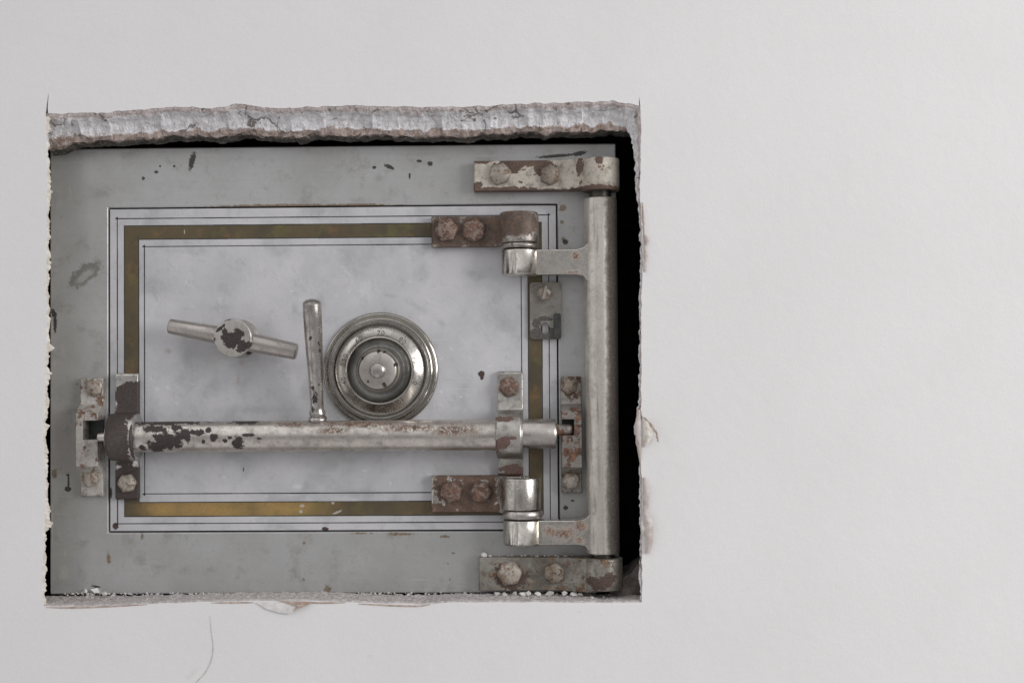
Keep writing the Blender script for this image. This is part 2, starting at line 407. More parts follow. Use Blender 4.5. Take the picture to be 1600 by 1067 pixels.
M['bracket'] = worn('rusty_nickel_bracket', base=(.55, .53, .50), rough=.34, rust=.64, rs=.05, speck=.68, seed=61,
    dark=(((786, 690, 12, 10, 20), (775, 697, 6, 12), (803, 683, 8, 3), (790, 654, 16, 4), (803, 736, 22, 9)), 40), damp=.5, dscale=.16, darkcol=(.10, .06, .05))
M['keeper_pale'] = worn('pale_rusty_keeper', base=(.60, .57, .53), metallic=.35, rough=.45, rust=.565, rs=.055, speck=.66, seed=72, grime=.4, rustcol=((.12, .075, .055), (.27, .17, .115)))
M['keeper'] = worn('grey_rusty_keeper', base=(.36, .34, .315), metallic=.6, rough=.42, rust=.53, rs=.05, speck=.64, seed=82, grime=.5)
M['hinge_cream'] = worn('flaking_cream_hinge', base=(.60, .555, .485), metallic=.15, rough=.5, rust=.625, rs=.06, speck=.66, seed=92, grime=.25, rustcol=((.11, .07, .05), (.33, .20, .11)),
    dark=(((800, 256, 26, 12), (825, 254, 40, 7), (850, 262, 18, 14), (752, 252, 16, 5), (790, 298, 60, 6), (840, 300, 60, 5), (925, 298, 50, 5), (744, 292, 10, 8), (800, 262, 12, 12), (905, 262, 6, 16), (935, 255, 6, 8)), 22), damp=.55, dscale=.11, darkcol=(.085, .055, .043), rusty=.4)
M['hinge_dirty'] = worn('dirty_grey_hinge', base=(.38, .36, .325), metallic=.5, rough=.42, rust=.56, rs=.06, speck=.60, seed=102, grime=.75, grimecol=(.12, .105, .08), rustcol=((.10, .065, .045), (.30, .19, .12)),
    dark=(((935, 910, 16, 10), (948, 903, 14, 10), (925, 905, 10, 8), (798, 905, 26, 20)), 40), damp=.6, dscale=.13, darkcol=(.075, .048, .038))
M['hinge_rust'] = worn('rust_brown_hinge', base=(.46, .43, .40), rough=.30, rust=.60, rs=.05, speck=.66, seed=112, rustcol=((.065, .042, .034), (.20, .115, .085)),
    dark=(((700, 362, 44, 36), (745, 362, 40, 36), (805, 350, 46, 27), (770, 362, 30, 30)), 30), damp=.35, dscale=.12, darkcol=(.075, .051, .040), dsoft=.3, rusty=.55, bump=.45)
M['hinge_half'] = worn('half_rusted_hinge', base=(.64, .61, .57), rough=.22, rust=.70, rs=.06, speck=.70, seed=122, rustcol=((.08, .05, .04), (.30, .16, .09)),
    dark=(((690, 800, 40, 16), (725, 778, 40, 40), (755, 800, 30, 30), (690, 760, 14, 30), (768, 770, 9, 40), (740, 745, 50, 8)), 25), damp=.55, dscale=.12, darkcol=(.080, .051, .038), dsoft=.25, rusty=.6, bump=.45)
M['post'] = worn('aged_nickel_post_shaded_side', base=(.70, .665, .61), metallic=.72, rough=.34, rust=.70, rs=.07, speck=.66, seed=132, grime=.15, streak=.6, mottle=.22, darkrough=.95,
    dark=(((969, 420, 28, 600), (971, 780, 29, 600)), 45), damp=.09, dscale=.12, darkcol=(.095, .081, .070), dsoft=.42)  # right side darkened: shade of the recess painted into the colour
M['arm'] = worn('speckled_nickel_arm', base=(.66, .63, .585), rough=.24, rust=.72, rs=.06, speck=.645, seed=142, grime=.15, mottle=.28, rustcol=((.13, .075, .05), (.27, .145, .085)),
    extra=(((880, 833, 32, 14), (862, 828, 16, 10), (908, 822, 16, 14), (905, 845, 12, 10), (893, 425, 20, 4), (900, 400, 10, 8), (880, 388, 30, 3), (815, 850, 6, 4)), 45), dscale=.3)
M['bolt_pink'] = worn('rusty_bolt_head', base=(.33, .245, .205), metallic=.3, rough=.46, rust=.50, rs=.13, speck=.58, seed=152, rustcol=((.11, .062, .048), (.255, .145, .105)), grime=.4, bump=.9)
M['bolt_pale'] = worn('pale_bolt_head', base=(.50, .45, .39), metallic=.3, rough=.45, rust=.555, rs=.11, speck=.62, seed=162, rustcol=((.17, .115, .085), (.32, .225, .165)), grime=.45, bump=.8)
M['bolt_brown'] = worn('brown_bolt_head', base=(.34, .29, .24), metallic=.35, rough=.5, rust=.55, rs=.08, speck=.62, seed=172, rustcol=((.10, .065, .045), (.27, .17, .10)), grime=.5, bump=.6)
M['plate'] = worn('grimy_latch_plate', base=(.34, .325, .295), metallic=.5, rough=.42, rust=.70, speck=.72, seed=182, grime=.5,
    dark=(((845, 524, 30, 12), (838, 505, 6, 8), (850, 498, 14, 4), (858, 520, 10, 8)), 8), damp=.6, dscale=.15, darkcol=(.075, .07, .062))
M['socket'] = m_simple('dark_socket_iron', (.07, .075, .07), .55, .3, .4, .1, .4)
M['pin'] = m_simple('dark_pin_iron', (.10, .09, .08), .45, .7, .4, .1, .3)

# ---------------------------------------------------------------- wall
def tagd(o, label=None, cat=None, group=None, kind=None):
    if label: o['label'] = label
    if cat: o['category'] = cat
    if group: o['group'] = group
    if kind: o['kind'] = kind

def resample(pts, step):
    out = []
    for (a, b) in zip(pts, pts[1:]):
        L = math.dist(a, b); n = max(1, int(round(L/step)))
        out += [(a[0]+(b[0]-a[0])*i/n, a[1]+(b[1]-a[1])*i/n) for i in range(n)]
    return out+[pts[-1]]

def fb(x, y, z, oct=4):
    return noise.fractal(Vector((x, y, z)), 1.0, 2.0, oct)

TOP = [(75, 178), (100, 178.5), (150, 177), (200, 173), (250, 169.5), (300, 167.5), (330, 170), (352, 166), (370, 162), (384, 163), (400, 166), (412, 169), (460, 169), (520, 166), (600, 165.5), (640, 167.5), (700, 167.5), (760, 165.5), (820, 163), (880, 161), (940, 158.5), (960, 159), (985, 161.5), (999, 166)]
RIGHT = [(1001, 166), (1002, 200), (1001, 240), (1000, 300), (1002, 330), (1004, 400), (1004, 425), (1002, 480), (1002, 560), (1002, 640), (1001, 700), (1003, 760), (1003, 850), (1003, 900), (1003, 940)]
BOTTOM = [(1003, 941), (900, 941), (800, 940), (700, 941), (668, 944), (650, 943), (600, 942), (560, 940.5), (500, 938.5), (460, 938), (400, 938.5), (330, 939.5), (250, 942), (180, 945.5), (120, 947), (68, 946.5)]
LEFT = [(67, 945), (65.5, 900), (68, 840), (70, 790), (71, 740), (67, 700), (68, 660), (71, 600), (72, 540), (73, 500), (72, 440), (72, 400), (73.5, 340), (73, 290), (72.5, 230), (71.5, 182)]

def wpts(L): return [at(x, y, 0) for x, y in L]
def jit(pts, axis, amp, sc, seed):
    out = []
    for (u, v) in pts:
        s = (u if axis == 'v' else v)*sc
        d = amp*(fb(s, seed, 0.3, 5))
        out.append((u, v+d) if axis == 'v' else (u+d, v))
    return out

e_top = jit(resample(wpts(TOP), 2.0), 'v', 2.2, .055, 1)
e_right = jit(resample(wpts(RIGHT), 2.0), 'u', 1.3, .08, 5)
e_bot = jit(resample(wpts(BOTTOM), 2.0), 'v', 1.0, .045, 9)
e_left = jit(resample(wpts(LEFT), 2.0), 'u', 1.7, .09, 13)
# the saw over-cuts at the two upper corners
cut_l = [at(*q, 0) for q in ((71.5, 176), (72.6, 166), (74.6, 152), (75.6, 145), (75.7, 153), (74.4, 168))]
cut_r = [at(*q, 0) for q in ((998.2, 160), (998.9, 151), (999.6, 160))]
hole = e_top + cut_r + e_right + e_bot + e_left + cut_l

bm = BM()
R = 3200
outer = [(-R, -2600), (R, -2600), (R, 2600), (-R, 2600)]
tri = tessellate_polygon([[Vector((*p, 0)) for p in outer], [Vector((*p, 0)) for p in hole]])
allp = outer+hole
vs = [bm.verts.new(P(p[0], p[1], 0)) for p in allp]
for t in tri:
    try: bm.faces.new([vs[i] for i in t])
    except ValueError: pass
# a shallow return so that the paint skin has thickness
off = len(outer); n = len(hole)
back = [bm.verts.new(P(p[0], p[1], -2.0)) for p in hole]
for i in range(n):
    j = (i+1) % n
    bm.faces.new((vs[off+i], vs[off+j], back[j], back[i]))
bmesh.ops.recalc_face_normals(bm, faces=bm.faces[:])
if sum(f.normal.y*f.calc_area() for f in bm.faces) > 0:
    bmesh.ops.reverse_faces(bm, faces=bm.faces[:])
wall = make('wall', bm, M['wall'], ang=30)
tagd(wall, 'smooth white painted wall with a ragged rectangular opening cut around the safe', 'wall', kind='structure')

def strip(name, edge, prof, axis, sgn, mat, amp, sc, seed, parent=wall, depth=None):
    """rough broken section behind the painted edge. prof(k) -> list of (inset, w) for edge point k;
    inset counts towards the opening along +/- axis"""
    bm = BM(); lay = bm.verts.layers.float.new('depth')
    rows = []
    for k, (u, v) in enumerate(edge):
        col = []
        pr = prof(u, v)
        # densify the profile
        dense = []
        for (a, b) in zip(pr, pr[1:]):
            L = math.dist(a[:2], b[:2]); m = max(1, int(L/2.2))
            if m > 26: m = 26
            for i in range(m):
                f = i/m; dense.append(tuple(a[q]+(b[q]-a[q])*f for q in range(3)))
        dense.append(pr[-1])
        rows.append((u, v, dense))
    nmax = max(len(r[2]) for r in rows)
    grid = []
    for (u, v, dense) in rows:
        col = []
        for i in range(nmax):
            x = i/(nmax-1)*(len(dense)-1); a = int(x); b = min(a+1, len(dense)-1); f = x-a
            ins, w, d = (dense[a][q]+(dense[b][q]-dense[a][q])*f for q in range(3))
            uu, vv = (u, v+sgn*ins) if axis == 'v' else (u+sgn*ins, v)
            if i == 0: q3 = (uu, vv, w)
            else:
                k = min(1, i/4)*amp
                q3 = (uu+k*fb(uu*sc, vv*sc+seed, w*sc), vv+k*fb(uu*sc+7, vv*sc, w*sc+seed), w+k*1.1*fb(uu*sc, vv*sc+3, w*sc-seed))
                q3 = (q3[0], q3[1], min(q3[2], -.3))
            vt = bm.verts.new(P(*q3)); vt[lay] = d; col.append(vt)
        grid.append(col)
    for A, B in zip(grid, grid[1:]):
        for i in range(nmax-1):
            bm.faces.new((A[i], A[i+1], B[i+1], B[i]))
    bmesh.ops.recalc_face_normals(bm, faces=bm.faces[:])
    return make(name, bm, mat, parent, ang=0)

CUSPS = [at(x, 195, 0)[0] for x in (20, 118, 168, 245, 300, 352, 402, 452, 505, 580, 622, 690, 768, 826, 912, 975, 1040)]
def prof_top(u, v):
    s = fb(u*.018, 2.2, 0, 3); s2 = fb(u*.05, 7.1, 0, 3); s3 = fb(u*.028, 4.4, 1, 3)
    a = 8+3*s
    k = max(i for i in range(len(CUSPS)-1) if CUSPS[i] <= u or i == 0)
    t_ = max(0, min(1, (u-CUSPS[k])/(CUSPS[k+1]-CUSPS[k])))
    cu_ = 1-(2*t_-1)**4 if k % 3 else 1-abs(2*t_**1.6-1)**3     # each blow of the chisel left a shallow scoop
    lev = (0, 2.5, -2, 1.2, -1.5, 2)[k % 6]
    b = 29.5+2.6*cu_+lev*.4+2.2*s2
    c = 39+1.5*cu_+3.5*s3
    lx = at(100, 220, 0)[0]
    if u < lx: c += min(11, (lx-u)*.5)
    s4 = fb(u*.045, 9.4, 3, 4)
    return [(0, -1, 0), (a*.5, -2.5, .1), (a, -7, .2), (a+4, -14-3.5*cu_+lev, .28), (a+12, -21-5*cu_+lev, .40), (b-3, -27-3*cu_+lev, .52), (b, -28+lev, .55), (c, -34+2*s, .70), (c-2, -44, .77), (c+2, -52, .80), (c+2+2.5*s4, -58, .84), (c+4+2.5*s4, -66, .9), (c, -82, .95), (c-60, -150, 1)]
def prof_right(u, v):
    y = v
    top = at(0, 205, 0)[1]; low = at(0, 335, 0)[1]
    f = max(0, min(1, (y-low)/(top-low)))
    s = fb(y*.06, 3.3, 0, 4)
    b = 3+2.2*s+f*(10+3*s)+(max(0, (f-.75))/.25)**2*10
    bump = 7*math.exp(-((y-at(0, 676, 0)[1])/22)**2)
    b += bump
    return [(0, -1, 0), (b*.5, -3-f*8, .16+.1*f), (b, -7-f*20, .24+.18*f), (b-2, -13-f*30, .60), (b-26, -40-f*30, .9), (b-70, -120, 1)]
def prof_bot(u, v):
    s = fb(u*.04, 1.7, 0, 3)
    return [(0, -1, .0), (2.2+.6*s, -3, .2), (2.8+.5*s, -7, .3), (1.5+s, -30, .35), (max(1.0, (-406.5-v)*.75)+s, -60, .38), (max(1.2, -405.6-v)+1.2*s, -80+2*s, .4), (-4, -86, .85), (-40, -130, 1)]
def prof_left(u, v):
    s = fb(v*.07, 5.5, 0, 4); s2 = fb(v*.16, 1.5, 2, 3)
    s3 = fb(v*.045, 8.5, 1, 3)
    b = 2.2+2.6*s+3.5*max(0, s2)+9*max(0, s3-.12)
    return [(0, -1, .3), (b*.6, -2.5, .35), (b, -6, .4), (b-3, -10, .5), (b-30, -30, .9), (b-70, -90, 1)]

x0, y0 = e_top[0]; x1, y1 = e_top[-1]
e_topx = [(x0-14+2*i, y0) for i in range(7)] + e_top + [(x1+2*i, y1) for i in range(1, 5)]
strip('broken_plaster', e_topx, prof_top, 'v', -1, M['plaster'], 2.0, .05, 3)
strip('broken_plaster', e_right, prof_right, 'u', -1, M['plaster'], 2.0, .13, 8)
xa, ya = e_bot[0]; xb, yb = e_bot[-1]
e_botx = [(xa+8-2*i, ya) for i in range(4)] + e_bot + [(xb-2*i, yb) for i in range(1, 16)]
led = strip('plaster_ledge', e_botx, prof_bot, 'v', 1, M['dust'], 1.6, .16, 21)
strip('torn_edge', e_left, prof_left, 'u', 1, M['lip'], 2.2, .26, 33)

bm = BM()
for c_, r_ in (((74, 158), 16), ((999, 155), 11)):
    u_, v_ = at(*c_, -5); box(bm, u_-7, u_+7, v_-r_*.2, v_+r_*1.3, -5, -2.4)
make('backing_board', bm, M['crack'], wall, ang=0)
# dark void behind the wall round the safe
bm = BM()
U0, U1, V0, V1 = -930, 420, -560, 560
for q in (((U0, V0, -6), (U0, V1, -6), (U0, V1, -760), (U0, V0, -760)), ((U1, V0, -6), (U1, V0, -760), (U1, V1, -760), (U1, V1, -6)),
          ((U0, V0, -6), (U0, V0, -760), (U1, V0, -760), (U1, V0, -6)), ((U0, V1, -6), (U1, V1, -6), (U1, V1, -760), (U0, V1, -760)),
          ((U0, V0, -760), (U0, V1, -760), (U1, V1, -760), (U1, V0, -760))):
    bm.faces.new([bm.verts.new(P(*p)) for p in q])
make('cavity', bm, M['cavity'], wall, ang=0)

# broken slab in the lower right corner of the opening
bm = BM()
lv = at(985, 941, 0)[1]
sl = [(au(955, 920, 0), lv-2), (215, lv-2), (215, lv+62), (at(1000, 888, -20)[0], lv+48), (at(985, 895, -60)[0], lv+36), (at(968, 906, -60)[0], lv+24), (au(950, 922, -10), lv+10)]
prism(bm, sl, 'w', -150, -62)
bmesh.ops.triangulate(bm, faces=bm.faces[:])
bmesh.ops.subdivide_edges(bm, edges=bm.edges[:], cuts=5, use_grid_fill=True)
for v_ in bm.verts:
    c = v_.co/K; v_.co += Vector((fb(c.x*.06, c.y*.06, c.z*.06), fb(c.x*.06+5, c.y*.06, c.z*.06), fb(c.x*.06, c.y*.06+9, c.z*.06)))*3*K
make('broken_slab', bm, m_simple('dirty_mortar', (.27, .235, .215), .95, 0, .5, .06, .9, (.12, .10, .09)), wall, ang=0)

# torn paper and paint flakes
def flap(name, path, width, mat, curl=0.5, thick=1.0, seed=0):
    """curled sliver following path [(px,py,w)], width list"""
    bm = BM(); rows = []
    N = 24
    def lerp(L, f):
        x = f*(len(L)-1); a = int(min(x, len(L)-2)); g = x-a
        A, B = L[a], L[a+1]
        return tuple(A[i]+(B[i]-A[i])*g for i in range(len(A))) if isinstance(A, tuple) else A+(B-A)*g
    for i in range(N+1):
        f = i/N
        px, py, w = lerp(path, f); wd = lerp(width, f)
        u, v = at(px, py, w)
        row = []
        for k in range(9):
            a = (k/8-.5)*2
            jit_ = fb(f*9, k*.4, seed)*1.0
            row.append((u+a*wd*.5+jit_*.7, v+jit_, w+curl*wd*(1-a*a)*.5+(k/8)*1.2+jit_*.5))
        rows.append(row)
    top = [[bm.verts.new(P(*p)) for p in r] for r in rows]
    bot = [[bm.verts.new(P(p[0], p[1], p[2]-thick)) for p in r] for r in rows]
    for i in range(N):
        for k in range(8):
            bm.faces.new((top[i][k], top[i][k+1], top[i+1][k+1], top[i+1][k]))
            bm.faces.new((bot[i][k], bot[i+1][k], bot[i+1][k+1], bot[i][k+1]))
        bm.faces.new((top[i][0], top[i+1][0], bot[i+1][0], bot[i][0]))
        bm.faces.new((top[i][8], bot[i][8], bot[i+1][8], top[i+1][8]))
    bm.faces.new([top[0][k] for k in range(8, -1, -1)]+[bot[0][k] for k in range(9)])
    bm.faces.new([top[N][k] for k in range(9)]+[bot[N][k] for k in range(8, -1, -1)])
    bmesh.ops.recalc_face_normals(bm, faces=bm.faces[:])
    return make(name, bm, mat, wall, ang=50)

flap('paper_flake', [(1003.5, 317, 2), (1005, 345, 3), (1006, 370, 2)], [1.5, 3, 2], M['paper_brown'], .6, 1.2, 1)
flap('paper_flake', [(1008, 368, 2), (1010, 376, 4), (1009, 384, 2)], [5, 8, 4], M['paper'], .7, 1.2, 2)
flap('paper_flake', [(1007, 380, 2), (1009, 400, 2.5), (1008, 424, 1.5)], [3, 6, 5], M['paper'], .4, 1.0, 3)
flap('paper_flake', [(998, 640, 1), (997, 662, 4), (998, 690, 4), (1000, 718, 1)], [5, 9, 8, 3], M['paper'], .5, 1.2, 4)
flap('paper_flake', [(1005, 650, 1), (1011, 662, 6), (1013, 680, 9), (1008, 697, 2)], [3, 12, 14, 6], M['lip'], .6, 1.2, 5)
flap('paper_flake', [(1007, 652, 5), (1016, 662, 9), (1026, 676, 11), (1028, 690, 8)], [2, 4, 4, 2], M['paper_brown'], .5, 1.0, 6)
flap('paper_flake', [(1007, 746, 2), (1010, 765, 4), (1008, 800, 3)], [5, 10, 8], M['paper'], .5, 1.2, 7)
flap('paper_flake', [(1009, 800, 4), (1013, 815, 7), (1014, 845, 6), (1012, 864, 3)], [10, 14, 12, 7], M['paper'], .6, 1.4, 8)
flap('paper_flake', [(1004, 815, 2), (1006, 825, 5), (1005, 835, 3)], [6, 8, 5], M['lip'], .5, 1.2, 9)

# torn triangle of paint under the opening
def patch(name, pts, mat):
    bm = BM()
    c = [sum(p[i] for p in pts)/len(pts) for i in range(3)]
    def q(p): u, v = at(p[0], p[1], p[2]); return P(u, v, p[2])
    ring = [bm.verts.new(q(p)) for p in pts]; ringb = [bm.verts.new(q((p[0], p[1], p[2]-1.2))) for p in pts]
    m = bm.verts.new(q(c)); mb = bm.verts.new(q((c[0], c[1], c[2]-1.2)))
    for i in range(len(pts)):
        j = (i+1) % len(pts)
        bm.faces.new((ring[i], ring[j], m)); bm.faces.new((ringb[j], ringb[i], mb)); bm.faces.new((ring[i], ringb[i], ringb[j], ring[j]))
    bmesh.ops.recalc_face_normals(bm, faces=bm.faces[:])
    return make(name, bm, mat, wall, ang=25)
patch('paint_flake', [(399, 941, 1.5), (420, 940, 1.5), (445, 941, 2.5), (472, 946, 6), (462, 954, 6), (452, 959, 3), (436, 957, 3), (416, 951, 2.5)], M['crumb'])
patch('paper_flake', [(437, 938, 2.6), (466, 939, 3), (490, 940, 2.4), (474, 948, 6.8), (459, 954, 7.2), (463, 947, 7)], M['paper_brown'])

# thin torn paper rim below the ledge
def hair(name, pts, r, mat, parent):
    bm = BM(); prev = None; rings = []
    P3 = [Vector((*at(x, y, w), w)) for x, y, w in pts]
    dense = []
    for i in range(len(P3)-1):
        a = P3[max(i-1, 0)]; b = P3[i]; c = P3[i+1]; d = P3[min(i+2, len(P3)-1)]
        for k in range(8):
            t = k/8
            dense.append(.5*((2*b)+(c-a)*t+(2*a-5*b+4*c-d)*t*t+(3*b-a-3*c+d)*t**3))
    dense.append(P3[-1])
    for i, p in enumerate(dense):
        d = (dense[min(i+1, len(dense)-1)]-dense[max(i-1, 0)]).normalized()
        n1 = d.cross(Vector((0, 0, 1))).normalized(); n2 = Vector((0, 0, 1))
        rr = r*(.35+.65*math.sin(math.pi*min(1, max(0.02, i/(len(dense)-1)))))
        rings.append([bm.verts.new(P(*(p+n1*rr*math.cos(a)+n2*rr*.5*math.sin(a)))) for a in (0, 1.05, 2.09, 3.14, 4.19, 5.24)])
    for A, B in zip(rings, rings[1:]):
        for i in range(6): bm.faces.new((A[i], A[(i+1) % 6], B[(i+1) % 6], B[i]))
    bmesh.ops.recalc_face_normals(bm, faces=bm.faces[:])
    return make(name, bm, mat, parent, ang=60)
M['scratch'] = m_simple('pinkish_scratch', (.70, .64, .64), .8, 0, .2, .1, .1)
hair('scratch', [(328, 962, .1), (330, 985, .1), (333, 1008, .1), (331, 1028, .1), (322, 1048, .1), (308, 1064, .1), (290, 1082, .1)], 1.3, M['scratch'], wall)
for seg in (((72, 948.5, .3), (110, 949, .3), (170, 947, .3), (230, 944, .3)), ((560, 943, .3), (600, 945, .3), (650, 946.5, .3), (672, 944, .3)), ((470, 940, .3), (500, 941.5, .3), (540, 941, .3)), ((330, 941.5, .3), (365, 941, .3), (396, 941, .3))):
    hair('torn_rim', list(seg), 1.5, M['paper_brown'], wall)

# ---------------------------------------------------------------- the safe
safe = bpy.data.objects.new('wall_safe', None); COL.objects.link(safe)
safe.location = P(-294, -404, WF); safe.empty_display_size = .05
tagd(safe, 'grey steel wall safe with combination dial, locking bar and rusty hinges set in the wall', 'safe')

FU0, FU1, FV0, FV1 = -756.6, 169.0, -404.4, 322.3
DU0, DU1, DV0, DV1 = -658.6, 71.0, -302.3, 222.4

bm = BM()
g = 2.2
plate_hole(bm, [(FU0, FV0), (FU1, FV0), (FU1, FV1), (FU0, FV1)], [(DU0-g, DV0-g), (DU0-g, DV1+g), (DU1+g, DV1+g), (DU1+g, DV0-g)], WF-40, WF)
frame = make('frame', bm, M['frame'], safe, bevel=2.5, seg=3)
bm = BM(); box(bm, FU0+4, FU1-4, FV0+4, FV1-4, -700, WF-40.5); make('body', bm, M['body'], safe, bevel=3)

bm = BM(); box(bm, DU0, DU1, DV0, DV1, WF-39, WF-1.5)
door = make('door', bm, M['door'], safe, bevel=1.2)
WD = WF-1.5

def rect_of(l, t, b, r, x=290, y=580, xr=850):
    return (at(l, y, WD)[0], at(r, 620, WD)[0], at(x, b, WD)[1], at(x, t, WD)[1])
bo = rect_of(195.3, 353, 805.6, 847); bi = rect_of(216.5, 373, 785, 826.7)
po = rect_of(183.6, 341, 817.4, 858.7); pi = rect_of(226, 385, 771, 815.5)
bm = BM()
plate_hole(bm, [(bo[0], bo[2]), (bo[1], bo[2]), (bo[1], bo[3]), (bo[0], bo[3])], [(bi[0], bi[2]), (bi[0], bi[3]), (bi[1], bi[3]), (bi[1], bi[2])], WD-2, WD+.35)
make('gold_border', bm, M['brass'], door, ang=30)

def lines(bm, r, th, top, corner=False, gaps=()):
    u0, u1, v0, v1 = r; h = th/2
    def run(a0, a1, horiz, c):
        # hand drawn: broken into short lengths of slightly varying thickness
        L = a1-a0; nseg = max(1, int(L/46)); pos = a0
        for i in range(nseg):
            b0 = a0+L*i/nseg; b1 = a0+L*(i+1)/nseg
            if any(ga < (b0+b1)/2 < gb for ga, gb in gaps if horiz): continue
            t_ = h*(.82+.36*random.random())
            if horiz: box(bm, b0, b1, c-t_, c+t_, WD-1, top+random.random()*.05)
            else: box(bm, c-t_, c+t_, b0, b1, WD-1, top+random.random()*.05)
    e = h+.02
    run(u0+e, u1-e, True, v0); run(u0+e, u1-e, True, v1)
    run(v0-e, v1+e, False, u0); run(v0-e, v1+e, False, u1)
    if corner:
        for (cu, cv, su, sv) in ((u0, v0, -1, 0), (u0, v1, -1, 1), (u1, v0, 1, 0), (u1, v1, 1, 1)):
            s = 4.2
            prism(bm, [(cu+su*s*.95, cv+(.2 if sv else -.2)), (cu-su*s*.2, cv+s*.8*(1 if sv else -1)), (cu-su*s*.2, cv-s*.45*(1 if sv else -1))], 'w', WD-1, top+.12)
bm = BM()
lines(bm, po, 1.5, WD+.30, True)
lines(bm, pi, 1.5, WD+.30, True)
lines(bm, (bo[0]-.7, bo[1]+.7, bo[2]-.7, bo[3]+.7), 1.3, WD+.42)
lines(bm, (bi[0]+.7, bi[1]-.7, bi[2]+.7, bi[3]-.7), 1.3, WD+.42)
make('pinstripe', bm, M['ink'], door, ang=0)

# ---- bolts
def bolt(px, py, h0, d, mat, parent, rot=0.0, height=11, name='bolt', hexa=True, seed=0):
    u, v = ah(px, py, h0+height*.6)
    bm = BM(); seg = 48; r0 = d*.5*.97
    prof = [(1.0, 0, 1), (1.0, height*.55, 1), (.95, height*.75, .8), (.80, height*.92, .35), (.5, height*1.06, 0), (.2, height*1.12, 0)]
    rings = []
    for k, s, hx in prof:
        ring = []
        for i in range(seg):
            th = 2*math.pi*i/seg
            a = ((th-rot) % (math.pi/3))-math.pi/6
            hexk = math.cos(math.pi/6)/math.cos(a)*1.04
            hexk = min(hexk, 1.0)*.985
            q = k*r0*((hexk*hx+1*(1-hx)*.97) if hexa else 1)
            q *= 1+.06*fb(math.cos(th)*1.3+seed, math.sin(th)*1.3, k*2+seed)
            ring.append(bm.verts.new(P(u+q*math.cos(th), v+q*math.sin(th), WF+h0-1+s+.5*fb(math.cos(th)*2*k+seed, math.sin(th)*2*k, seed))))
        rings.append(ring)
    for A, B in zip(rings, rings[1:]):
        for i in range(seg): bm.faces.new((A[i], A[(i+1) % seg], B[(i+1) % seg], B[i]))
    bm.faces.new(rings[-1])
    bmesh.ops.recalc_face_normals(bm, faces=bm.faces[:])
    return make(name, bm, mat, parent, ang=42)

# ---- hinges that are bolted to the frame (carry the post)
PU = (au(938, 310, 30)+au(942, 860, 30))/2            # axis of the post
PH = 30.0
def frame_hinge(xl, y0, y1, yb0, yb1, mat, ya):
    v1, v0 = av(850, y0, 20), av(850, y1, 20)
    b1, b0 = av(935, yb0, 45), av(935, yb1, 45)
    bm = BM()
    u0 = au(xl, ya, 18)
    pts = [(u0, WF-1), (u0, WF+20), (u0+2, WF+22), (PU-72, WF+22), (PU-62, WF+24), (PU-40, WF+37), (PU-30, WF+44), (PU-10, WF+46), (PU-10, WF-1)]
    prism(bm, pts, 'v', v0, v1)
    lathe(bm, (PU, b0, WF+PH), (0, 1, 0), [(20, .8), (27, .8), (30, 0), (31, 1.5), (31, b1-b0-1.5), (30, b1-b0), (20, b1-b0), (18.5, b1-b0-1), (18.5, b1-b0-14), (0, b1-b0-14)], 64)
    return make('hinge_bracket', bm, mat, safe, bevel=2.0)
hb = frame_hinge(740, 251, 298, 247, 298, M['hinge_cream'], 275)
hb['label'] = 'cream painted hinge bracket with flaking brown rust'
bolt(781, 271.5, 22, 38, M['bolt_pale'], hb, .2, seed=1); bolt(859, 273, 22, 36, M['bolt_brown'], hb, .5, seed=2)
hb = frame_hinge(748, 870, 922, 872, 922, M['hinge_dirty'], 897)
hb['label'] = 'grey grimy hinge bracket dusted with plaster'
bolt(796, 896, 22, 42, M['bolt_pale'], hb, .1, seed=3); bolt(866, 896, 22, 36, M['bolt_brown'], hb, .4, seed=4)

# ---- hinge post with two arms
pv1, pv0 = av(939, 308, 45), av(941, 866, 45)
bm = BM()
L = pv1-pv0
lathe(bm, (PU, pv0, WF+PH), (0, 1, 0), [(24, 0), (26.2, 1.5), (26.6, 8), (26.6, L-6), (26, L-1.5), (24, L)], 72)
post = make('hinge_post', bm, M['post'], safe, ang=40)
bm = BM()
lathe(bm, (PU, pv0-10, WF+PH), (0, 1, 0), [(17, 0), (17, L+26)], 40)
make('hinge_pin', bm, M['pin'], post, ang=40)

KU = (au(812.5, 360, 40)+au(813, 830, 40))/2          # axis of the knuckles
KH, KR = 32.0, 31.0
def arm(y0, y1, up):
    v1, v0 = av(870, y0, 45), av(870, y1, 45)
    bm = BM()
    # flat arm, flared where it joins the post
    w0, w1 = WF+16, WF+47
    f = 9
    o = [(KU+6, v0+.8), (KU+20, v0+.8), (PU-40, v0+.8), (PU-29, v0-1), (PU-23, v0-f), (PU-14, v0-f-8), (PU-6, v0-f-8), (PU-6, v1+f+8), (PU-14, v1+f+8), (PU-23, v1+f-2), (PU-29, v1+2), (PU-40, v1-.8), (KU+20, v1-.8), (KU+6, v1-.8)]
    prism(bm, o, 'w', w0, w1)
    lathe(bm, (KU+1.5, v0, WF+KH), (0, 1, 0), [(27.5, 0), (29.5, 1.2), (30, 3), (30, v1-v0-2), (29.3, v1-v0)], 72)
    return make('hinge_arm', bm, M['arm'], post, bevel=2.0)
arm(389, 430, True)
arm(812, 852, False)

